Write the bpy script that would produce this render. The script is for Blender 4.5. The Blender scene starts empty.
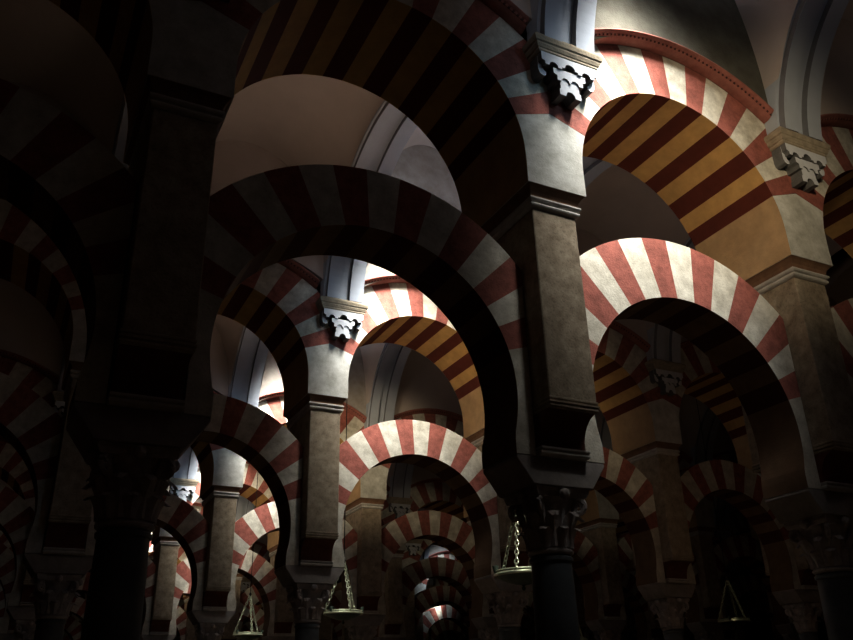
import bpy, bmesh, math, random
from mathutils import Vector, Matrix
random.seed(7)
C = bpy.context.scene.collection
PI = math.pi
ZB = 5.45          # height of the upper springing above the floor
BAY, AISLE = 3.0, 5.4665
# which bays and piers the photograph shows: kind -> arcade -> bay or pier line
VIS = {'vault': {0: (-1, 0, 1, 2, 3, 4, 5, 6), 1: (-1, 0, 1, 2, 3, 4, 5, 6), 2: (-1, 0, 1, 2, 3, 4, 5, 6), 3: (-1, 0, 1, 2, 3, 4, 5, 6, 7), 4: (-1, 0, 1, 2, 3, 4, 5, 6), 5: (-1, 0, 1, 2, 3, 4, 5, 6), 6: (-1, 0, 1, 2, 3, 4, 5, 6)},
       'column': {0: (-1, 0, 1, 2, 3), 1: (-1, 0, 1, 2, 3, 4, 5), 2: (-1, 0, 1, 2, 3, 4, 5, 6, 7), 3: (-1, 0, 1, 2, 3, 4, 5, 6, 7, 8), 4: (-1, 0, 1, 2, 3, 4, 5, 6, 7, 8, 9, 10, 11), 5: (-1, 0, 1, 2, 3, 4, 5, 6, 7, 8, 9, 10), 6: (0, 1, 3, 4, 6, 7, 8, 10, 11), 7: (0, 1, 3, 4, 7, 8), 8: (2, 3)},
       'up': {0: (-1, 0, 1, 2), 1: (-1, 0, 1, 2, 3, 4), 2: (-1, 0, 1, 2, 3, 4, 5), 3: (-1, 1, 2, 3, 5, 7), 4: (1, 2, 3, 4, 9), 5: (-1, 1, 2, 5), 6: (6,), 7: (3,), 8: (2,)},
       'low': {0: (-1, 0, 1, 2), 1: (-1, 0, 1, 2, 3, 4), 2: (-1, 0, 1, 2, 3, 4, 5), 3: (-1, 0, 1, 2, 3, 5, 6, 7), 4: (-1, 0, 1, 2, 3, 4, 5, 7, 9, 10), 5: (-1, 0, 1, 2, 3, 5, 6, 7, 8, 9), 6: (0, 3, 6, 7, 10), 7: (0, 3, 7), 8: (2,)},
       'pier': {0: (-1, 0, 1, 2, 3), 1: (-1, 0, 1, 2, 3, 4, 5), 2: (-1, 0, 1, 2, 3, 4, 5, 6, 7), 3: (-1, 0, 1, 2, 3, 4, 5, 6, 7, 8), 4: (-1, 0, 1, 2, 3, 4, 5, 6, 7, 8, 9, 10, 11), 5: (-1, 0, 1, 2, 3, 4, 5, 6, 7, 8, 9, 10), 6: (0, 1, 3, 4, 6, 7, 8, 10, 11), 7: (0, 1, 3, 4, 7, 8), 8: (2, 3)},
       'corbel': {0: (0, 1, 2), 1: (0, 1, 2, 3), 2: (0, 1, 2, 3, 4, 5), 3: (0, 1, 3, 7), 4: (2, 4, 9), 5: (5,), 6: (3, 6), 7: (7,)},
       'lunette': {0: (-1, 0, 1, 2, 3, 4, 5, 6), 1: (-1, 0, 1, 2, 3, 4, 5, 6), 2: (-1, 0, 1, 2, 3, 4, 5, 6), 3: (-1, 0, 1, 2, 3, 4, 5, 6), 4: (-1, 0, 1, 2, 3, 4, 5, 6), 5: (-1, 0, 1, 2, 3, 4, 5, 6), 6: (-1, 0, 1, 2, 3, 4, 5, 6)},
       'rib': {0: (0, 1, 2), 1: (0, 1, 2, 3), 2: (0, 1, 2, 3, 4, 5), 3: (1, 3, 7), 4: (2, 4, 9), 5: (5,), 6: (3, 6)},
       'hood': {0: (-1, 0, 1, 2), 1: (-1, 0, 1, 2, 3), 2: (-1, 0, 1, 2, 3, 4, 5), 3: (-1, 1, 2, 3, 7), 4: (1,), 5: (2, 5), 8: (2,)}}

# ------------------------------------------------------------------ materials
def material(name, base, var=0.25, scale=9.0, rough=0.85, bump=0.25, tint=None, fine=60.0, metal=0.0, pits=0.0, courses=None):
    m = bpy.data.materials.new(name); m.use_nodes = True
    nt = m.node_tree; N = nt.nodes; L = nt.links
    bs = N['Principled BSDF']
    geo = N.new('ShaderNodeNewGeometry')
    n1 = N.new('ShaderNodeTexNoise'); n1.inputs['Scale'].default_value = scale; n1.inputs['Detail'].default_value = 6; n1.inputs['Roughness'].default_value = .65
    n2 = N.new('ShaderNodeTexNoise'); n2.inputs['Scale'].default_value = fine; n2.inputs['Detail'].default_value = 4
    n3 = N.new('ShaderNodeTexNoise'); n3.inputs['Scale'].default_value = scale * .22; n3.inputs['Detail'].default_value = 3
    for n in (n1, n2, n3): L.new(geo.outputs['Position'], n.inputs['Vector'])
    r = N.new('ShaderNodeValToRGB'); L.new(n1.outputs['Fac'], r.inputs['Fac'])
    dark = [c * (1 - var) for c in base]; lite = [min(1, c * (1 + var * .55)) for c in base]
    if tint: dark = [d * .5 + t * .5 * (1 - var) for d, t in zip(dark, tint)]
    r.color_ramp.elements[0].position = .32; r.color_ramp.elements[0].color = (*dark, 1)
    r.color_ramp.elements[1].position = .68; r.color_ramp.elements[1].color = (*lite, 1)
    mx = N.new('ShaderNodeMixRGB'); mx.blend_type = 'MULTIPLY'; mx.inputs['Fac'].default_value = .55
    r3 = N.new('ShaderNodeValToRGB'); L.new(n3.outputs['Fac'], r3.inputs['Fac'])
    r3.color_ramp.elements[0].position = .3; r3.color_ramp.elements[0].color = (1 - var, 1 - var, 1 - var, 1)
    r3.color_ramp.elements[1].position = .65; r3.color_ramp.elements[1].color = (1, 1, 1, 1)
    L.new(r.outputs['Color'], mx.inputs['Color1']); L.new(r3.outputs['Color'], mx.inputs['Color2'])
    out = mx.outputs['Color']
    if pits:
        rp = N.new('ShaderNodeValToRGB'); L.new(n2.outputs['Fac'], rp.inputs['Fac'])
        rp.color_ramp.elements[0].position = .30; rp.color_ramp.elements[0].color = (1 - pits,) * 3 + (1,)
        rp.color_ramp.elements[1].position = .46; rp.color_ramp.elements[1].color = (1, 1, 1, 1)
        m2 = N.new('ShaderNodeMixRGB'); m2.blend_type = 'MULTIPLY'; m2.inputs['Fac'].default_value = 1
        L.new(out, m2.inputs['Color1']); L.new(rp.outputs['Color'], m2.inputs['Color2']); out = m2.outputs['Color']
    L.new(out, bs.inputs['Base Color'])
    bs.inputs['Roughness'].default_value = rough; bs.inputs['Metallic'].default_value = metal
    if 'Specular IOR Level' in bs.inputs: bs.inputs['Specular IOR Level'].default_value = .25
    if bump:
        ad = N.new('ShaderNodeMath'); ad.operation = 'ADD'
        L.new(n1.outputs['Fac'], ad.inputs[0]); L.new(n2.outputs['Fac'], ad.inputs[1])
        b = N.new('ShaderNodeBump'); b.inputs['Strength'].default_value = bump; b.inputs['Distance'].default_value = .02
        L.new(ad.outputs[0], b.inputs['Height']); L.new(b.outputs['Normal'], bs.inputs['Normal'])
    return m

M_WHITE = material('white_voussoir_plaster', (.68, .655, .57), .26, 7, tint=(.52, .46, .34), bump=.25, pits=.18)
M_RED = material('red_brick_voussoir', (.365, .130, .100), .34, 10, tint=(.34, .13, .10), bump=.3, pits=.25)
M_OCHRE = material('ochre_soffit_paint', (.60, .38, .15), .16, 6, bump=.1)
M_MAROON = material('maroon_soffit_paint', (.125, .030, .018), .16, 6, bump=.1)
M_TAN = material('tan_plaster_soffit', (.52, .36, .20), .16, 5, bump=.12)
M_LOWRED = material('shaded_maroon_soffit', (.070, .022, .015), .2, 6, bump=.1)  # shade under the lower arches put into the colour
M_LOWPALE = material('shaded_brown_soffit', (.19, .115, .065), .25, 5, bump=.12)  # pale stripes and springers darkened in colour for the same shade
M_BLOCK = material('pale_plaster_block', (.60, .60, .56), .22, 6, tint=(.44, .42, .34), bump=.2, pits=.12)
M_STONE = material('rough_pier_stone', (.44, .37, .275), .30, 9, tint=(.34, .26, .17), bump=.22, pits=.28, fine=55)
M_IMPOST = material('grey_impost_stone', (.34, .31, .29), .22, 10, bump=.15)
M_STRIP = material('dark_maroon_plaster', (.17, .065, .045), .25, 8, bump=.3)
M_MOULD = material('pale_stone_moulding', (.58, .56, .52), .2, 10, bump=.15)
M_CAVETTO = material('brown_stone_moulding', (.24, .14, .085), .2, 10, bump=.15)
M_MARBLE = material('grey_blue_marble', (.13, .15, .165), .3, 5, rough=.38, bump=.05)
M_CAPITAL = material('carved_capital_marble', (.46, .42, .40), .3, 12, rough=.6, bump=.2)
M_LIME = material('whitewashed_stucco', (.45, .485, .54), .06, 3, bump=.06)
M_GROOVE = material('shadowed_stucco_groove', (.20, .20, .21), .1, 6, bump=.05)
M_CORN = material('ochre_stone_cornice', (.40, .34, .25), .25, 14, bump=.25)
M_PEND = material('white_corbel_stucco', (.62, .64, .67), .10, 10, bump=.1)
M_PENDSIDE = material('dark_corbel_edges', (.17, .17, .165), .2, 14, bump=.2)  # edge faces of the corbel tiers, darker than their fronts
M_HOOD = material('red_hood_plaster', (.36, .145, .115), .22, 12, bump=.2)
M_DENT = material('dark_dentil_gaps', (.06, .025, .02), .2, 12, bump=.1)
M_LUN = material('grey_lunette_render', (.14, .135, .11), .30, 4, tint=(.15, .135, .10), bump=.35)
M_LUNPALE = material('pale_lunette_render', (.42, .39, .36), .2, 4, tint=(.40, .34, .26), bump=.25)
M_VAULT = material('vault_plaster', (.56, .49, .44), .08, 1.5, bump=.05)
M_FLOOR = material('worn_stone_floor', (.48, .36, .25), .25, 2, rough=.6, bump=.1)
M_WALL = material('dark_far_wall', (.10, .085, .07), .2, 1, bump=.1)
M_BRONZE = material('green_bronze', (.06, .085, .06), .3, 30, rough=.4, bump=.1, metal=.6)
M_BRASS = material('worn_brass', (.58, .60, .44), .2, 40, rough=.35, bump=.05, metal=.45)
M_IRON = material('dark_iron_wire', (.03, .028, .026), .2, 30, rough=.6, bump=0, metal=.5)
M_GLASS = material('dim_lamp_glass', (.10, .13, .10), .1, 30, rough=.15, bump=0)

# ------------------------------------------------------------------ mesh helpers
def finish(bm, name, mats, smooth=False, bevel=0):
    bmesh.ops.remove_doubles(bm, verts=bm.verts, dist=1e-5)
    bmesh.ops.recalc_face_normals(bm, faces=bm.faces)
    if bevel:
        es = [e for e in bm.edges if len(e.link_faces) == 2 and e.calc_face_angle(0) > .6]
        bmesh.ops.bevel(bm, geom=es, offset=bevel, segments=1, affect='EDGES', profile=.5)
    me = bpy.data.meshes.new(name); bm.to_mesh(me); bm.free()
    for m in (mats if isinstance(mats, (list, tuple)) else [mats]): me.materials.append(m)
    if smooth:
        for p in me.polygons: p.use_smooth = True
        try: me.set_sharp_from_angle(angle=math.radians(38))
        except Exception: pass
    return me

def prism(bm, pts, y0, y1, face_mat=0, edge_mats=None, axis='y'):
    """closed polygon pts (a,b) extruded along an axis; edge_mats gives a material for each side face"""
    def P(a, b, t):
        return (a, t, b) if axis == 'y' else (t, a, b)
    f = [bm.verts.new(P(a, b, y0)) for a, b in pts]
    k = [bm.verts.new(P(a, b, y1)) for a, b in pts]
    n = len(pts)
    bm.faces.new(f).material_index = face_mat
    bm.faces.new(list(reversed(k))).material_index = face_mat
    for i in range(n):
        j = (i + 1) % n
        q = bm.faces.new((f[i], k[i], k[j], f[j]))
        q.material_index = edge_mats[i] if edge_mats else face_mat

def loft_rect(bm, secs, mats=None):
    """stack of rectangles (hx, hy, z)"""
    rings = [[bm.verts.new((sx * hx, sy * hy, z)) for sx, sy in ((-1, -1), (1, -1), (1, 1), (-1, 1))] for hx, hy, z in secs]
    for r in range(len(rings) - 1):
        for i in range(4):
            j = (i + 1) % 4
            q = bm.faces.new((rings[r][i], rings[r][j], rings[r + 1][j], rings[r + 1][i]))
            if mats: q.material_index = mats[r]
    bm.faces.new(list(reversed(rings[0]))); bm.faces.new(rings[-1])

def lathe(bm, prof, n=32, mat=0, cap=True, center=(0, 0)):
    rings = []
    for r, z in prof:
        rings.append([bm.verts.new((center[0] + r * math.cos(2 * PI * i / n), center[1] + r * math.sin(2 * PI * i / n), z)) for i in range(n)])
    for a, b in zip(rings, rings[1:]):
        for i in range(n):
            j = (i + 1) % n
            bm.faces.new((a[i], a[j], b[j], b[i])).material_index = mat
    if cap:
        bm.faces.new(list(reversed(rings[0]))).material_index = mat
        bm.faces.new(rings[-1]).material_index = mat

def tube(bm, pts, rad, n=6, closed=False, mat=0):
    pts = [Vector(p) for p in pts]
    rings = []
    N = len(pts)
    for i, p in enumerate(pts):
        if closed: d = pts[(i + 1) % N] - pts[i - 1]
        else: d = pts[min(i + 1, N - 1)] - pts[max(i - 1, 0)]
        d.normalize()
        u = d.cross(Vector((.31, .17, .93))); u.normalize(); v = d.cross(u)
        rr = rad[i] if isinstance(rad, (list, tuple)) else rad
        rings.append([bm.verts.new(p + rr * (math.cos(2 * PI * k / n) * u + math.sin(2 * PI * k / n) * v)) for k in range(n)])
    for i in range(N if closed else N - 1):
        a, b = rings[i], rings[(i + 1) % N]
        for k in range(n):
            bm.faces.new((a[k], a[(k + 1) % n], b[(k + 1) % n], b[k])).material_index = mat
    if not closed:
        bm.faces.new(list(reversed(rings[0]))).material_index = mat; bm.faces.new(rings[-1]).material_index = mat

def box(bm, x0, x1, y0, y1, z0, z1, mat=0):
    prism(bm, [(x0, z0), (x1, z0), (x1, z1), (x0, z1)], y0, y1, mat, [mat] * 4)

def new(name, data, parent=None, loc=None):
    o = bpy.data.objects.new(name, data); C.objects.link(o)
    if parent: o.parent = parent
    if loc: o.location = loc
    return o

def thing(name, label, cat, loc, group=None):
    o = new(name, None, loc=loc); o.empty_display_size = .2
    o['label'] = label; o['category'] = cat
    if group: o['group'] = group
    return o

# ------------------------------------------------------------------ arch geometry
def ring_piece(c, ri, a0, a1, outer, corners=(), seg=1.5):
    """one voussoir: inner arc, joint, outer line, joint (angles in degrees)"""
    n = max(2, int((a1 - a0) / seg))
    inn = [a0 + (a1 - a0) * k / n for k in range(n + 1)]
    out = sorted(set(inn + [a for a in corners if a0 < a < a1]))
    pts, em = [], []
    for a in inn:
        pts.append((c[0] + ri * math.cos(math.radians(a)), c[1] + ri * math.sin(math.radians(a))))
    em += [1] * n + [0]
    for a in reversed(out):
        r = outer(math.radians(a))
        pts.append((c[0] + r * math.cos(math.radians(a)), c[1] + r * math.sin(math.radians(a))))
    em += [0] * (len(out) - 1) + [0]
    return pts, em

LC, LR, LO, LHALF = (0, -1.74), 1.15, 1.745, 1.2735      # lower arch: centre, inner and outer radius, half clear width
LT = .25                                               # half thickness of the lower arch
UC, UR = (0, .25), 1.21
UOC, UOR = -.123, 2.12                                 # flatter outer curve of the upper arch
UT = .55
PHX, PHY = .215, .4675                                 # pier half width and half depth
LJ = [17.3, 27.2, 36.2, 44.9, 54.1, 63.4, 73.4, 83.1, 93.0, 102.6, 112.4, 122.3, 131.7, 142.4, 153.0, 162.7]
UJ = [19.4, 27.1, 35.6, 44.9, 54.0, 62.4, 71.9, 81.0, 90.6, 99.8, 109.6, 119.0, 129.4, 140.0, 150.6, 160.6]

def low_outer(t, r=LO):
    lim = LHALF / abs(math.cos(t)) if abs(math.cos(t)) > 1e-6 else 9
    return min(r, lim)
LO_THIN = 1.665                                        # some lower arches have a thinner ring
def low_outer_thin(t): return low_outer(t, LO_THIN)
def up_outer(t):
    d = UOC - UC[1]; s, c = math.sin(t), math.cos(t)
    r = d * s + math.sqrt(max(0, UOR ** 2 - d * d * c * c))
    lim = 1.499 / abs(c) if abs(c) > 1e-6 else 9
    return min(r, lim)
la = math.degrees(math.acos(LHALF / LO))
ua = math.degrees(math.atan2(UOC + math.sqrt(UOR ** 2 - 2.25) - UC[1], 1.5))

def voussoirs(c, ri, joints, outer, corners, th, tag, soff):
    out = []
    for k in range(15):
        red = k % 2 == 0
        g = .0
        pts, em = ring_piece(c, ri, joints[k] + g, joints[k + 1] - g, outer, corners)
        bm = bmesh.new(); prism(bm, pts, -th, th, 0, em)
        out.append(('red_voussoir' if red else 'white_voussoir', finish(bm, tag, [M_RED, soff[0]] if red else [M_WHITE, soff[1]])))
    return out

def springer_low(s):
    """pale foot of the lower arch below the last red voussoir, curling slightly inward"""
    pts, em = [], []
    a = LJ[0]
    n = 16
    for k in range(n + 1):
        t = math.radians(a - (a + 15) * k / n)
        pts.append((LR * math.cos(t), LC[1] + LR * math.sin(t)))
    pts += [(1.105, -2.10), (1.105, -2.2075)]
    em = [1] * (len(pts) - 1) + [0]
    pts.append((LHALF, -2.2075)); em.append(0)
    r = low_outer(math.radians(a)); pts.append((r * math.cos(math.radians(a)), LC[1] + r * math.sin(math.radians(a)))); em.append(0)
    pts = [(s * x, z) for x, z in pts]
    bm = bmesh.new(); prism(bm, pts, -LT, LT, 0, em)
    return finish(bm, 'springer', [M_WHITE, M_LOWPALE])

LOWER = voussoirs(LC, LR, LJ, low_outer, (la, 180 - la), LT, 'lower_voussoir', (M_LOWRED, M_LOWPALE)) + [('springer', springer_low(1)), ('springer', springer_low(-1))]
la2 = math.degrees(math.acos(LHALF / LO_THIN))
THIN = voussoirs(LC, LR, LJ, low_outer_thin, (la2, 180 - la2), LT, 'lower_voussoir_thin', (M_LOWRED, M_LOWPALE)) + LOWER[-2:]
UPPER = voussoirs(UC, UR, UJ, up_outer, (ua, 180 - ua), UT, 'upper_voussoir', (M_MAROON, M_OCHRE))

# ------------------------------------------------------------------ pier, column
def pier_meshes():
    P = []
    bm = bmesh.new()
    loft_rect(bm, [(PHX, PHY, -1.85), (PHX, PHY, -.19)])
    P.append(('pier_body', finish(bm, 'pier_body', M_STONE, bevel=.008), None))
    bm = bmesh.new()                                     # foot moulding of thin fillets
    loft_rect(bm, [(PHX - .01, PHY - .02, -1.945), (PHX + .004, PHY + .004, -1.935), (PHX + .004, PHY + .004, -1.922), (PHX - .006, PHY - .006, -1.918), (PHX + .01, PHY + .012, -1.908), (PHX + .01, PHY + .012, -1.895),
                   (PHX - .004, PHY - .004, -1.89), (PHX + .006, PHY + .006, -1.878), (PHX + .006, PHY + .006, -1.866), (PHX, PHY, -1.86)])
    P.append(('foot_moulding', finish(bm, 'foot_moulding', M_STONE), None))
    bm = bmesh.new()                                     # roll corbel that carries the deep pier on the small impost
    prof = [(-.455, -1.94)]
    for k in range(1, 8):
        t = PI / 2 * k / 8
        prof.append((-.455 + .185 * math.sin(t) * 1.0, -1.945 - .225 * (1 - math.cos(t))))
    prof += [(-.265, -2.17), (-.26, -2.20)]
    poly = prof + [(-y, z) for y, z in reversed(prof)]
    prism(bm, poly, -.208, .208, 0, None, 'x')
    P.append(('roll_corbel', finish(bm, 'roll_corbel', [M_STRIP]), None))
    bm = bmesh.new()
    prism(bm, [(-.393, -2.26), (-.396, -2.285), (-.262, -2.47), (.262, -2.47), (.396, -2.285), (.393, -2.26)], -.247, .247)
    P.append(('impost_block', finish(bm, 'impost_block', M_IMPOST, bevel=.006), None))
    bm = bmesh.new()                                     # worn pale fillet between roll corbel and impost
    loft_rect(bm, [(.212, .29, -2.262), (.222, .312, -2.25), (.222, .312, -2.235), (.212, .30, -2.228), (.218, .322, -2.218), (.218, .322, -2.20), (.205, .30, -2.195)])
    P.append(('corbel_fillet', finish(bm, 'corbel_fillet', M_MOULD, bevel=.004), None))
    bm = bmesh.new()                                     # two rolls and a hollow under the block
    e = [(-.19, 0), (-.186, .010), (-.178, .022), (-.165, .028), (-.152, .024), (-.146, .012), (-.138, .012), (-.130, .030), (-.118, .038), (-.104, .036), (-.094, .026), (-.086, .020), (-.05, .026), (-.02, .045), (0, .066)]
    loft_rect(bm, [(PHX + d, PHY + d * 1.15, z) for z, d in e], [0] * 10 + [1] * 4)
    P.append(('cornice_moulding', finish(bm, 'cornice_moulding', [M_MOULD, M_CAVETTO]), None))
    # springer block: grows upward between the two upper arches up to their lowest joints
    bm = bmesh.new()
    h = 1.5 - UR
    right, em = [(h, 0)], [1]
    a1 = UJ[0] - .12
    for k in range(9):
        t = math.radians(a1 * k / 8)
        right.append((1.5 - UR * math.cos(t), UC[1] + UR * math.sin(t)))
        em.append(1 if k < 8 else 0)
    top = (0, UC[1] + 1.5 * math.tan(math.radians(a1)))
    pts = right + [top] + [(-x, z) for x, z in reversed(right)]
    ems = em + [0] + em[:-1][::-1] + [0]
    ems = ems[:len(pts)]
    while len(ems) < len(pts): ems.append(0)
    prism(bm, pts, -UT, UT, 0, ems)
    P.append(('springer_block', finish(bm, 'springer_block', [M_BLOCK, M_TAN]), None))
    for n, m, _ in P:                                    # everything below the pier shaft
        if n in ('foot_moulding', 'roll_corbel', 'corbel_fillet', 'impost_block'): m.transform(Matrix.Translation((0, 0, .05)))
    return P
PIER = pier_meshes()

def capital_mesh():
    bm = bmesh.new()
    z0, z1 = -2.935, -2.47
    lathe(bm, [(.150, z0), (.168, z0 + .012), (.172, z0 + .025), (.160, z0 + .038), (.150, z0 + .045), (.150, z0 + .15), (.158, z0 + .27), (.185, z0 + .36), (.215, z0 + .40)], 24)
    parts = []
    main, bm = bm, bmesh.new()
    # abacus with hollowed sides
    ring = []
    for q in range(4):
        a = PI / 4 + q * PI / 2
        for k in range(6):
            t = k / 6
            p0 = Vector((math.cos(a), math.sin(a))) * .325; p1 = Vector((math.cos(a + PI / 2), math.sin(a + PI / 2))) * .325
            p = p0.lerp(p1, t); p *= 1 - .12 * math.sin(PI * t)
            ring.append((p.x, p.y))
    lo = [bm.verts.new((x * .93, y * .93, z1 - .065)) for x, y in ring]
    hi = [bm.verts.new((x, y, z1 - .03)) for x, y in ring]
    tp = [bm.verts.new((x, y, z1)) for x, y in ring]
    n = len(ring)
    for A, B in ((lo, hi), (hi, tp)):
        for i in range(n): bm.faces.new((A[i], A[(i + 1) % n], B[(i + 1) % n], B[i]))
    bm.faces.new(list(reversed(lo))); bm.faces.new(tp)
    parts.append(('abacus', finish(bm, 'abacus', M_CAPITAL)))
    bm = main
    # two tiers of curling leaves
    def leaf(ang, zb, ht, w, r0, out):
        rows = []
        for k in range(7):
            t = k / 6
            zz = zb + ht * (t if t < .84 else .84 - (t - .84) * .9)
            rr = r0 + out * (t ** 2.2) + (.012 if t > .9 else 0)
            ww = w * (.75 + .5 * math.sin(PI * min(t, .8)) ) * (1 if t < .7 else 1 - (t - .7) * 2.0)
            row = []
            for s, d in ((-1, 0), (-.45, .012), (0, .024), (.45, .012), (1, 0)):
                rad = rr + d
                aa = ang + s * ww / rr
                row.append(bm.verts.new((rad * math.cos(aa), rad * math.sin(aa), zz)))
            rows.append(row)
        for a, b in zip(rows, rows[1:]):
            for i in range(4): bm.faces.new((a[i], a[i + 1], b[i + 1], b[i]))
    for k in range(8): leaf(k * PI / 4, z0 + .045, .17, .052, .153, .065)
    for k in range(8): leaf(PI / 8 + k * PI / 4, z0 + .05, .29, .055, .150, .10)
    # corner volutes and central bosses
    for q in range(4):
        a = PI / 4 + q * PI / 2
        bm = bmesh.new()
        pts, rad = [], []
        for k in range(22):
            t = k / 21
            th = 4.6 * PI * t * .62
            rr = .062 * (1 - .75 * t)
            cx, cz = .232, z1 - .125
            pts.append(((cx + rr * math.cos(PI * .6 - th)) * math.cos(a), (cx + rr * math.cos(PI * .6 - th)) * math.sin(a), cz + rr * math.sin(PI * .6 - th))); rad.append(.024 - .010 * t)
        tube(bm, pts, rad, 6)
        tube(bm, [(.17 * math.cos(a), .17 * math.sin(a), z0 + .22), (.21 * math.cos(a), .21 * math.sin(a), z0 + .33), (.225 * math.cos(a), .225 * math.sin(a), z1 - .07)], [.02, .026, .02], 6)
        parts.append(('volute', finish(bm, 'volute', M_CAPITAL, smooth=True)))
        b = q * PI / 2
        bmesh.ops.create_uvsphere(main, u_segments=8, v_segments=6, radius=.042, matrix=Matrix.Translation((.24 * math.cos(b), .24 * math.sin(b), z1 - .05)))
    return finish(main, 'capital', M_CAPITAL, smooth=True), parts
CAPITAL, CAPITAL_PARTS = capital_mesh()
for m in [CAPITAL] + [q for _, q in CAPITAL_PARTS]: m.transform(Matrix.Translation((0, 0, .05)))
bm = bmesh.new()
lathe(bm, [(.172, -5.27), (.166, -4.6), (.160, -3.9), (.153, -3.2), (.148, -2.985), (.160, -2.978), (.162, -2.955), (.150, -2.945), (.150, -2.935)], 32)
SHAFT = finish(bm, 'shaft', M_MARBLE, smooth=True); SHAFT.transform(Matrix.Translation((0, 0, .05)))
bm = bmesh.new()
loft_rect(bm, [(.29, .29, -ZB), (.29, .29, -ZB + .07)])
lathe(bm, [(.27, -ZB + .07), (.285, -ZB + .10), (.27, -ZB + .13), (.235, -ZB + .15), (.225, -ZB + .17), (.235, -ZB + .185), (.215, -ZB + .215), (.18, -5.22)], 32)
BASE = finish(bm, 'column_base', M_CAPITAL, smooth=True)

# ------------------------------------------------------------------ corbel, rib, hood, lunette, vault
def corbel_meshes():
    P = []
    bm = bmesh.new()
    prof = [(.305, -0.713, 1.115), (.318, -0.725, 1.13), (.318, -0.725, 1.15), (.330, -0.732, 1.155), (.342, -0.744, 1.185), (.342, -0.744, 1.20), (.358, -0.755, 1.21), (.368, -0.764, 1.245), (.368, -0.764, 1.26), (.358, -0.759, 1.27), (.35, -0.751, 1.285)]
    secs = []
    for hx, y, z in prof: secs.append([(-hx, y, z), (hx, y, z), (hx, -UT + .004, z), (-hx, -UT + .004, z)])
    R = [[bm.verts.new(p) for p in q] for q in secs]
    for c, d in zip(R, R[1:]):
        for i in range(4): bm.faces.new((c[i], c[(i + 1) % 4], d[(i + 1) % 4], d[i]))
    bm.faces.new(list(reversed(R[0]))); bm.faces.new(R[-1])
    P.append(('cornice', finish(bm, 'cornice', M_CORN)))
    w = -UT + .004
    def half(pts):                       # mirror an outline given for x >= 0, top to bottom
        return [(-x, z) for x, z in pts] + [(x, z) for x, z in reversed(pts) if x > 1e-6]
    def arc(cx, cz, r, a0, a1, n=7):
        return [(cx + r * math.cos(math.radians(a0 + (a1 - a0) * k / n)), cz + r * math.sin(math.radians(a0 + (a1 - a0) * k / n))) for k in range(n + 1)]
    # upper tier: wide plate, lower edge of three round bites with stubby teeth between them
    bm = bmesh.new()
    pts = [(.295, 1.115), (.295, 1.03)] + [(.262, 1.015), (.262, .985), (.218, .985)] + arc(.172, .985, .046, 0, 180) + [(.126, .985), (.085, .985), (.085, 1.005)] + arc(.0, 1.005, .055, 0, 90, 5)
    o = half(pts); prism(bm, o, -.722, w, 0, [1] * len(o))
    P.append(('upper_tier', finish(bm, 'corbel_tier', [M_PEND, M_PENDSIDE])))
    # two little curled drops at the outer ends
    for q in (-1, 1):
        bm = bmesh.new()
        p = [(.300, 1.10), (.300, .955), (.285, .915), (.250, .90), (.222, .915), (.222, .95), (.245, .965), (.245, 1.0), (.21, 1.03), (.21, 1.10)]
        p = [(q * x, z) for x, z in p]
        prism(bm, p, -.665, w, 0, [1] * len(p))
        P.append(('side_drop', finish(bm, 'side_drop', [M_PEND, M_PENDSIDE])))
    bm = bmesh.new()
    pts = [(.170, .99), (.170, .93), (.135, .915), (.135, .865), (.098, .865)] + arc(.05, .865, .042, 0, 180, 6) + [(0, .865)]
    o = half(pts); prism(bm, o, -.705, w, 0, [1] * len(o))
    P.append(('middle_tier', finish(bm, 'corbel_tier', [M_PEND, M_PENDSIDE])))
    bm = bmesh.new()
    pts = [(.098, .93), (.098, .80), (.112, .785), (.112, .725), (.052, .725)] + arc(0, .735, .046, 0, 90, 5)
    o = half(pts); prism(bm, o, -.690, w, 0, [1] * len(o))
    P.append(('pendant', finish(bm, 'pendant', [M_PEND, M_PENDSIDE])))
    return P
CORBEL = corbel_meshes()

RIBC, RIBR, RIBH = (-AISLE / 2, 1.20), 1.985, .30
LIFT = .11
SIDE = .08        # ribs and corbels stand a little right of the pier axis
def rib_meshes():
    yf, yb = -UT, -AISLE + UT
    N = 56
    z_sp = 1.285 + LIFT
    a0 = math.asin((z_sp - RIBC[1]) / RIBR)
    def soff(dr):
        r = RIBR + dr
        return [(RIBC[0] + r * math.cos(a0 + (PI - 2 * a0) * k / N), RIBC[1] + r * math.sin(a0 + (PI - 2 * a0) * k / N)) for k in range(N + 1)]
    bm = bmesh.new()
    # cross profile of the soffit: corner fillet, flat, sunken panel, flat, fillet
    prof = [(-RIBH, .07), (-.268, .07), (-.268, 0), (-.085, 0), (-.085, .07), (.068, .07), (.068, 0), (.268, 0), (.268, .07), (RIBH, .07)]
    rows = [[bm.verts.new((x, y, z)) for y, z in soff(dr)] for x, dr in prof]
    for i, (a, b) in enumerate(zip(rows, rows[1:])):
        for k in range(N):
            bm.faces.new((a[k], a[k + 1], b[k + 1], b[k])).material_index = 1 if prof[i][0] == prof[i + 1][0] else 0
    zt = 4.0
    for r, x in ((rows[0], -RIBH), (rows[-1], RIBH)):
        t = [bm.verts.new((x, yf + (yb - yf) * (1 - math.cos(PI * k / N)) / 2, zt)) for k in range(N + 1)]
        for k in range(N): bm.faces.new((r[k], r[k + 1], t[k + 1], t[k]))
        f0 = bm.verts.new((x, yf, z_sp)); f1 = bm.verts.new((x, yb, z_sp))
        bm.faces.new((r[0], t[0], f0)); bm.faces.new((r[-1], f1, t[-1]))
    return finish(bm, 'rib', [M_LIME, M_GROOVE])
RIB = rib_meshes()

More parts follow.
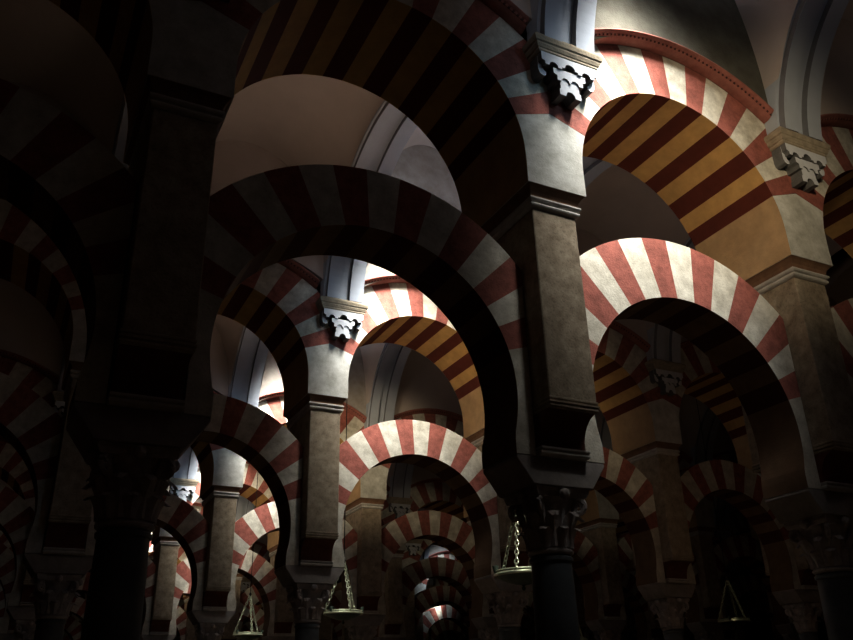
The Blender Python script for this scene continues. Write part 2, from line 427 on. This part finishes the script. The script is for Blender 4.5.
def hood_meshes():
    P = []
    x = 1.27
    def arc(prof, name, mat):
        bm = bmesh.new()
        N = 40
        rows = []
        for r, y in prof:
            a0 = math.acos(x / r)
            rows.append([bm.verts.new((r * math.cos(a0 + (PI - 2 * a0) * k / N), y, UOC + r * math.sin(a0 + (PI - 2 * a0) * k / N))) for k in range(N + 1)])
        n = len(rows)
        for i in range(n):
            a, b = rows[i], rows[(i + 1) % n]
            for k in range(N): bm.faces.new((a[k], a[k + 1], b[k + 1], b[k]))
        bm.faces.new([r[0] for r in rows]); bm.faces.new([r[-1] for r in reversed(rows)])
        return finish(bm, name, mat, smooth=True)
    P.append(('lower_roll', arc([(2.121, -.552), (2.121, -.575), (2.123, -.60), (2.128, -.625), (2.136, -.645), (2.146, -.662), (2.16, -.655), (2.16, -.552)], 'lower_roll', M_HOOD)))
    P.append(('dentil_gap', arc([(2.142, -.60), (2.142, -.660), (2.162, -.668), (2.165, -.60)], 'dentil_gap', M_DENT)))
    P.append(('upper_strip', arc([(2.158, -.60), (2.157, -.674), (2.164, -.690), (2.178, -.702), (2.192, -.698), (2.20, -.68), (2.20, -.60)], 'upper_strip', M_HOOD)))
    bm = bmesh.new()
    n = 52
    for k in range(n):
        r0, r1 = 2.141, 2.158
        a0 = math.acos(1.265 / 2.15); a = a0 + (PI - 2 * a0) * (k + .5) / n; da = (PI - 2 * a0) / n * .27
        q = []
        for r, yy in ((r0, -.664), (r1, -.678)):
            for s in (-1, 1): q.append((r * math.cos(a + s * da), yy, UOC + r * math.sin(a + s * da)))
        v = [bm.verts.new(p) for p in q] + [bm.verts.new((p[0], -.61, p[2])) for p in q]
        for f in ((0, 1, 3, 2), (4, 6, 7, 5), (0, 4, 5, 1), (2, 3, 7, 6), (0, 2, 6, 4), (1, 5, 7, 3)): bm.faces.new([v[i] for i in f])
    P.append(('dentil_row', finish(bm, 'dentil_row', M_HOOD)))
    return P
HOOD = hood_meshes()

VA, VC = 1.199, 1.96
CROWN = {True: 4.59, False: 3.72}          # lit bay with its high lunette, ordinary bay
def lunette_mesh(high):
    bm = bmesh.new()
    pts = []
    N = 40
    r = 2.188
    a0 = math.acos(VA / r)
    for k in range(N + 1):
        a = a0 + (PI - 2 * a0) * k / N
        pts.append((r * math.cos(a), UOC + r * math.sin(a)))
    for k in range(N + 1):
        a = PI - PI * k / N
        pts.append((VA * math.cos(a), VC + (CROWN[high] - VC) * math.sin(a)))
    prism(bm, pts, -.65, .65)
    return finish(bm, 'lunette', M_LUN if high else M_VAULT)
LUNETTE = {h: lunette_mesh(h) for h in (True, False)}
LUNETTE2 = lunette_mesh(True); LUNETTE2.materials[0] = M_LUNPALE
def back_fill():
    """masonry between the outer curve of the arch and the lunette wall"""
    bm = bmesh.new(); N = 40; pts = []
    for r, rev in ((2.1205, False), (2.172, True)):
        a0 = math.acos(VA / r)
        q = [(r * math.cos(a0 + (PI - 2 * a0) * k / N), UOC + r * math.sin(a0 + (PI - 2 * a0) * k / N)) for k in range(N + 1)]
        pts += reversed(q) if rev else q
    prism(bm, pts, -.546, UT)
    return finish(bm, 'core', M_LUN)
CORE = back_fill()
def soffit_z(y):
    d = RIBR ** 2 - (y - RIBC[0]) ** 2
    return RIBC[1] + math.sqrt(d) if d > 0 else 0
def vault_mesh(high):
    """groined web: springs from the wall lunettes and from the backs of the ribs"""
    bm = bmesh.new(); NX, NY = 40, 44
    ys = [-.645 - (AISLE - 1.29) * (1 - math.cos(PI * k / NY)) / 2 for k in range(NY + 1)]
    rows = []
    for y in ys:
        zs = max(VC, soffit_z(y) + .10)
        mid = 1 - abs((y - RIBC[0]) / (AISLE / 2 - .645))
        zc = CROWN[high] + .18 * math.sin(PI / 2 * mid)
        rows.append([bm.verts.new((VA * math.cos(PI * k / NX), y, zs + (zc - zs) * math.sin(PI * k / NX))) for k in range(NX + 1)])
    for a, b in zip(rows, rows[1:]):
        for k in range(NX): bm.faces.new((a[k], a[k + 1], b[k + 1], b[k]))
    return finish(bm, 'vault', M_VAULT, smooth=True)
VAULT = {h: vault_mesh(h) for h in (True, False)}

# ------------------------------------------------------------------ hanging lamp
def lamp_meshes():
    P = []
    R = .31
    bm = bmesh.new()
    lathe(bm, [(.02, -.125), (.09, -.115), (.19, -.085), (.265, -.045), (.30, -.015), (.288, -.012), (.25, -.035), (.18, -.07), (.08, -.10), (.02, -.108)], 36)
    P.append(('dish', finish(bm, 'dish', M_BRONZE, smooth=True)))
    bm = bmesh.new()
    tube(bm, [(R * math.cos(2 * PI * k / 40), R * math.sin(2 * PI * k / 40), -.02) for k in range(40)], .018, 8, True)
    tube(bm, [(R * .985 * math.cos(2 * PI * k / 40), R * .985 * math.sin(2 * PI * k / 40), .015) for k in range(40)], .012, 8, True)
    P.append(('rim', finish(bm, 'rim', M_BRASS, smooth=True)))
    bm = bmesh.new()
    lathe(bm, [(.004, -.185), (.02, -.172), (.024, -.152), (.012, -.138), (.025, -.122)], 16)
    P.append(('finial', finish(bm, 'finial', M_BRONZE, smooth=True)))
    apex = Vector((0, 0, .82))
    for c in range(3):
        a = math.radians(150 + 120 * c)
        p0 = Vector((R * math.cos(a), R * math.sin(a), .01))
        n = 16
        bm = bmesh.new()
        d = (apex - p0) / n
        u = d.normalized(); s = u.cross(Vector((0, 0, 1))).normalized(); w = u.cross(s)
        for k in range(n):
            ce = p0 + d * (k + .5); side = s if k % 2 else w
            L = d.length * .62
            tube(bm, [ce + u * L * math.cos(2 * PI * q / 10) + side * .020 * math.sin(2 * PI * q / 10) for q in range(10)], .0085, 5, True)
        P.append(('chain', finish(bm, 'chain', M_BRASS, smooth=True)))
    for c in range(3):
        a = math.radians(90 + 120 * c)
        bm = bmesh.new()
        lathe(bm, [(.018, .0), (.026, .02), (.034, .06), (.036, .075), (.030, .075), (.022, .02)], 12, center=(R * .99 * math.cos(a), R * .99 * math.sin(a)))
        P.append(('oil_cup', finish(bm, 'oil_cup', M_GLASS, smooth=True)))
    bm = bmesh.new()
    tube(bm, [(0, 0, .80), (0, 0, 2), (0, 0, 4), (0, 0, CROWN[True] + .1 + 2.43)], .008, 6)
    lathe(bm, [(.02, .79), (.03, .82), (.02, .86)], 10)
    P.append(('hanging_wire', finish(bm, 'hanging_wire', M_IRON)))
    return P
LAMP = lamp_meshes()

# ------------------------------------------------------------------ wording
ROW = ['nearest', 'second', 'third', 'fourth', 'fifth', 'sixth', 'seventh', 'eighth', 'ninth', 'tenth', 'eleventh', 'twelfth']
def line_words(i, j):
    if j == 0: return {0: 'left foreground', 1: 'middle foreground', 2: 'right foreground'}.get(i, 'outer left' if i < 0 else 'outer right')
    return {-2: 'two lines left of left foreground pier', -1: 'one line left of left foreground pier', 0: 'in line behind left foreground pier',
            1: 'in line behind middle foreground pier', 2: 'in line behind right foreground pier', 3: 'one line right of right foreground pier'}.get(
            i, '%s lines right of right foreground pier' % {4: 'two', 5: 'three', 6: 'four', 7: 'five', 8: 'six', 9: 'seven', 10: 'eight'}.get(i, 'many'))
def bay_words(b):
    return {-2: 'second bay left of left pier', -1: 'bay left of left pier', 0: 'bay between left and middle piers', 1: 'bay between middle and right piers',
            2: 'bay right of right pier'}.get(b, '%s bay right of right pier' % {3: 'second', 4: 'third', 5: 'fourth', 6: 'fifth', 7: 'sixth', 8: 'seventh', 9: 'eighth'}.get(b, 'last'))
def tone(b, j):
    if (b == 1 and j < 6) or (b == 5 and j == 5): return 'sunlit'
    return 'shadowed'
def on(kind, i, j): return i in VIS[kind].get(j, ())
KEYS = {}
def key(o, k): KEYS[o.name] = k; return o

IS = range(-3, 11); JS = range(0, 11)
for j in JS:
    y = j * AISLE
    row = ROW[j]
    for i in IS:
        x = i * BAY
        at = (x, y, ZB)
        lw = line_words(i, j)
        side = SIDE + (.06 if i == 1 else 0)
        if on('column', i, j):
            lab = ('%s marble column with leafy capital in nearest arcade' % lw) if j == 0 else 'marble column with carved capital in %s arcade, %s' % (row, lw)
            t = key(thing('marble_column', lab, 'column', (x, y, 0), 'marble columns of the arcades'), ('column', i, j))
            for n, m in (('shaft', SHAFT), ('capital', CAPITAL), ('column_base', BASE)):
                o = new(n, m, t, (0, 0, ZB))
                if n == 'capital':
                    for n2, m2 in CAPITAL_PARTS: new(n2, m2, o)
        if on('pier', i, j):
            look = {(0, 0): 'big dark', (1, 0): 'tall lit beige', (2, 0): 'dim brown'}.get((i, j), 'beige')
            lab = ('%s %s pier standing on its column in nearest arcade' % (look, lw)) if j == 0 else '%s stone pier in %s arcade, %s' % (look, row, lw)
            t = key(thing('stone_pier', lab, 'pier', at, 'stone piers above the columns'), ('pier', i, j))
            for n, m, _ in PIER: new(n, m, t)
        if on('corbel', i, j):
            lab = 'scalloped %s corbel under rib on %s pier of nearest arcade' % ('bright white' if i == 1 else 'white', lw.split()[0]) if j == 0 else 'scalloped white corbel under rib in %s arcade, %s' % (row, lw)
            t = key(thing('wall_corbel', lab, 'corbel', at, 'scalloped corbels under the ribs'), ('corbel', i, j))
            made = {}
            for n, m in CORBEL:
                o = new(n, m, made['upper_tier'] if n == 'side_drop' else t); made.setdefault(n, o)
            t.location.x += side; t.location.z += LIFT + (.06 if (i, j) == (1, 0) else 0)
        if on('rib', i, j):
            o = key(new('transverse_rib', RIB, None, (x + side, y, ZB)), ('rib', i, j))
            o['label'] = 'white panelled rib springing above %s pier of nearest arcade' % lw.split()[0] if j == 0 else 'white panelled vault rib before %s arcade, %s' % (row, lw)
            o['category'] = 'rib'; o['group'] = 'transverse ribs of the vaults'
        bx = (x + BAY / 2, y, ZB)
        bw = bay_words(i)
        high = i == 1 or (i, j) == (5, 5)
        if on('low', i, j):
            t = key(thing('horseshoe_arch', '%s red and white lower arch in %s arcade, %s' % (tone(i, j), row, bw), 'arch', bx, 'lower horseshoe arches'), ('low', i, j))
            for n, m in (THIN if j or i < 1 else LOWER): new(n, m, t)
        if on('up', i, j):
            t = key(thing('upper_arch', '%s red and white upper arch in %s arcade, %s' % (tone(i, j), row, bw), 'arch', bx, 'upper round arches'), ('up', i, j))
            for n, m in UPPER: new(n, m, t)
        if on('hood', i, j):
            t = key(thing('hood_moulding', 'red dentilled moulding over upper arch in %s arcade, %s' % (row, bw), 'moulding', bx, 'red mouldings over the upper arches'), ('hood', i, j))
            for n, m in HOOD: new(n, m, t)
        if on('lunette', i, j):
            o = key(new('wall_lunette', LUNETTE2 if high and j else LUNETTE[high], None, (bx[0] + SIDE, y, ZB)), ('lunette', i, j)); o['kind'] = 'structure'
            o.scale.x, dx = {0: (1.02, .035), 1: (.974, .03)}.get(i, (1, 0)); o.location.x += dx
            o = new('wall_core', CORE, None, bx); o['kind'] = 'structure'
        if on('vault', i, j):
            o = key(new('ceiling', VAULT[high], None, (bx[0] + SIDE, y, ZB)), ('vault', i, j)); o['kind'] = 'structure'
            o.scale.x, dx = {0: (1.02, .035), 1: (.974, .03)}.get(i, (1, 0)); o.location.x += dx

for (x, y, dz, lab) in ((4.52, 2.733, -.14, 'bronze dish lamp on chains beside middle foreground column, half hidden by it'),
                    (4.54, 8.20, -.02, 'bronze dish lamp hanging between middle pier of second arcade and arch behind'),
                    (4.45, 13.67, .06, 'small bronze dish lamp hanging at lower left, under striped arches'),
                    (13.15, 8.20, 0, 'small dim brass lamp hanging in dark arch at lower right'),
                    (13.1, 13.67, 0, 'tiny dim brass lamp at bottom edge just right of middle column')):
    t = key(thing('oil_lamp', lab, 'lamp', (x, y, ZB - 2.43 + dz), 'hanging oil lamps'), ('lamp', 0, 0))
    t.rotation_euler = (0, 0, math.radians(75 if y < 5 else 0))
    made = {}
    for n, m in LAMP:
        up = {'oil_cup': 'rim', 'finial': 'dish'}.get(n)
        o = new(n, m, made[up] if up else t); made.setdefault(n, o)

def plane(name, pts, mat):
    bm = bmesh.new(); bm.faces.new([bm.verts.new(p) for p in pts])
    o = new(name, finish(bm, name, mat)); o['kind'] = 'structure'; return o
plane('floor', [(-14, -8, 0), (42, -8, 0), (42, 62, 0), (-14, 62, 0)], M_FLOOR)
plane('wall_back', [(-14, 62, 0), (42, 62, 0), (42, 62, 11), (-14, 62, 11)], M_WALL)
plane('wall_left', [(-14, -8, 0), (-14, 62, 0), (-14, 62, 11), (-14, -8, 11)], M_WALL)
plane('wall_right', [(42, -8, 0), (42, 62, 0), (42, 62, 11), (42, -8, 11)], M_WALL)
plane('ceiling', [(-14, -8, ZB + 5), (42, -8, ZB + 5), (42, 62, ZB + 5), (-14, 62, ZB + 5)], M_WALL)

# ------------------------------------------------------------------ light
def spot(name, loc, target, power, size, blend, col, rad):
    l = bpy.data.lights.new(name, 'SPOT'); l.energy = power; l.spot_size = math.radians(size); l.spot_blend = blend; l.color = col; l.shadow_soft_size = rad
    o = new(name, l, None, loc)
    o.rotation_euler = (Vector(target) - Vector(loc)).to_track_quat('-Z', 'Y').to_euler()
    return o
def point(name, loc, power, col, rad):
    l = bpy.data.lights.new(name, 'POINT'); l.energy = power; l.color = col; l.shadow_soft_size = rad
    return new(name, l, None, loc)
SKY = [(4.5, j) for j in range(0, 6)]
spot('skylight_beam', (16.4, 5 * AISLE - 2.4, ZB + 3.2), (16.0, 5 * AISLE - .3, ZB - .02), 2600, 9, 1.0, (1.0, .97, .92), .1)
spot('skylight_glow', (16.4, 5 * AISLE - 2.7, ZB + 3.0), (15.9, 5 * AISLE - .3, ZB + .9), 500, 40, 1.0, (.8, .9, 1.0), .3)
for x, j in SKY:
    y = j * AISLE
    # daylight falling steeply through the roof of this bay onto the arcade
    g = spot('skylight_glow', (x - .5, y - 2.75, ZB + 3.6), (x - .48, y - .55, ZB + .75), 3000, 33, 1.0, (1.0, .975, .92), .75)
    g.scale = (1.12 if j < 2 else .85, 1, 1)
    spot('skylight_beam', (x - .2, y - 2.2, ZB + 3.9), (x - .74, y - .55, ZB + 1.36), 3000, 21, 1.0, (1.0, .97, .92), .30)
    spot('rib_sky_fill', (x - .6, y - 3.4, ZB + 1.9), (x - 1.38, y - .7, ZB + 1.05), 46, 34, 1.0, (.42, .72, 1.0), .40)  # cool lamp added in the aisle for sky glow on the rib front
    spot('vault_sky_fill', (x - .1, y - 1.7, ZB + 2.7), (x - .1, y - 1.7, ZB + 4.4), 32, 165, .6, (.82, .86, 1.0), .3)  # upward lamp added under the vault to brighten its web
    spot('rib_side_fill', (x - 3.0, y - 2.9, ZB + 2.1), (x - 1.75, y - .7, ZB + 1.7), 16, 26, 1.0, (.92, .92, 1.0), .3)  # fill added from the left for the rib's unlit side face
    point('rib_cool_fill', (x - .3, y - 3.2, ZB + 1.7), 5.5, (.72, .78, 1.0), .3)  # dim bluish fill added for the next rib
    spot('lamp_shaft', (x, y - 2.733, ZB + 4.3), (x, y - 2.733, 0), 900, 9, .5, (.95, 1.0, .85), .05)  # narrow spot added to light the lamp hanging below
    # fill lamps added in place of light bounced off opposite wall and onto vaults
    spot('bounce_fill', (x - 1.7, y - 4.3, ZB + .5), (x + 1.05, y - .1, ZB + .95), 440, 44, 1.0, (1.0, .82, .55), .35)
    spot('vault_fill', (x - 2.4, y - 2.6, ZB + .9), (x - 2.7, y - 2.7, ZB + 4.4), 42, 110, 1.0, (1.0, .74, .56), .4)
    spot('right_vault_fill', (x + 3.0, y - 2.6, ZB + .9), (x + 3.0, y - 2.7, ZB + 4.4), 14, 110, 1.0, (1.0, .80, .66), .4)
    spot('far_vault_fill', (x - 6.0, y - 2.6, ZB + .9), (x - 6.0, y - 2.7, ZB + 4.4), 1.8, 100, 1.0, (1.0, .72, .50), .4)
point('nave_fill', (8.2, 2.6, ZB - 1.4), 7, (1.0, .66, .40), .4)  # warm fill added to lift the right-hand bays of the second arcade
for y in (8.20, 13.67):
    spot('lamp_shaft', (13.12, y, ZB + 3.4), (13.12, y, 0), 160, 9, .5, (1.0, .9, .6), .05)  # weaker spot added over each of the two far lamps

w = bpy.data.worlds.new('World'); bpy.context.scene.world = w; w.use_nodes = True
w.node_tree.nodes['Background'].inputs['Color'].default_value = (.0040, .0025, .0018, 1)
w.node_tree.nodes['Background'].inputs['Strength'].default_value = 1.0

# ------------------------------------------------------------------ camera
cam = bpy.data.cameras.new('camera'); co = new('camera', cam)
cam.sensor_width = 36; cam.lens = 827.7 / 853 * 36; cam.clip_start = .05
Rr = Vector((.89554, -.44430, -.02443)); Uu = Vector((-.16747, -.38742, .90657)); Ff = Vector((.41226, .80778, .42136))
co.matrix_world = Matrix(((Rr.x, Uu.x, -Ff.x, -.621), (Rr.y, Uu.y, -Ff.y, -5.186), (Rr.z, Uu.z, -Ff.z, ZB - 3.849), (0, 0, 0, 1)))
sc = bpy.context.scene
sc.camera = co
sc.view_settings.view_transform = 'Standard'
sc.view_settings.look = 'None'
sc.view_settings.exposure = 0.22
sc.view_settings.gamma = 0.86
sc.cycles.max_bounces = 8; sc.cycles.diffuse_bounces = 3
sc.cycles.use_denoising = True
sc.cycles.sample_clamp_indirect = 4
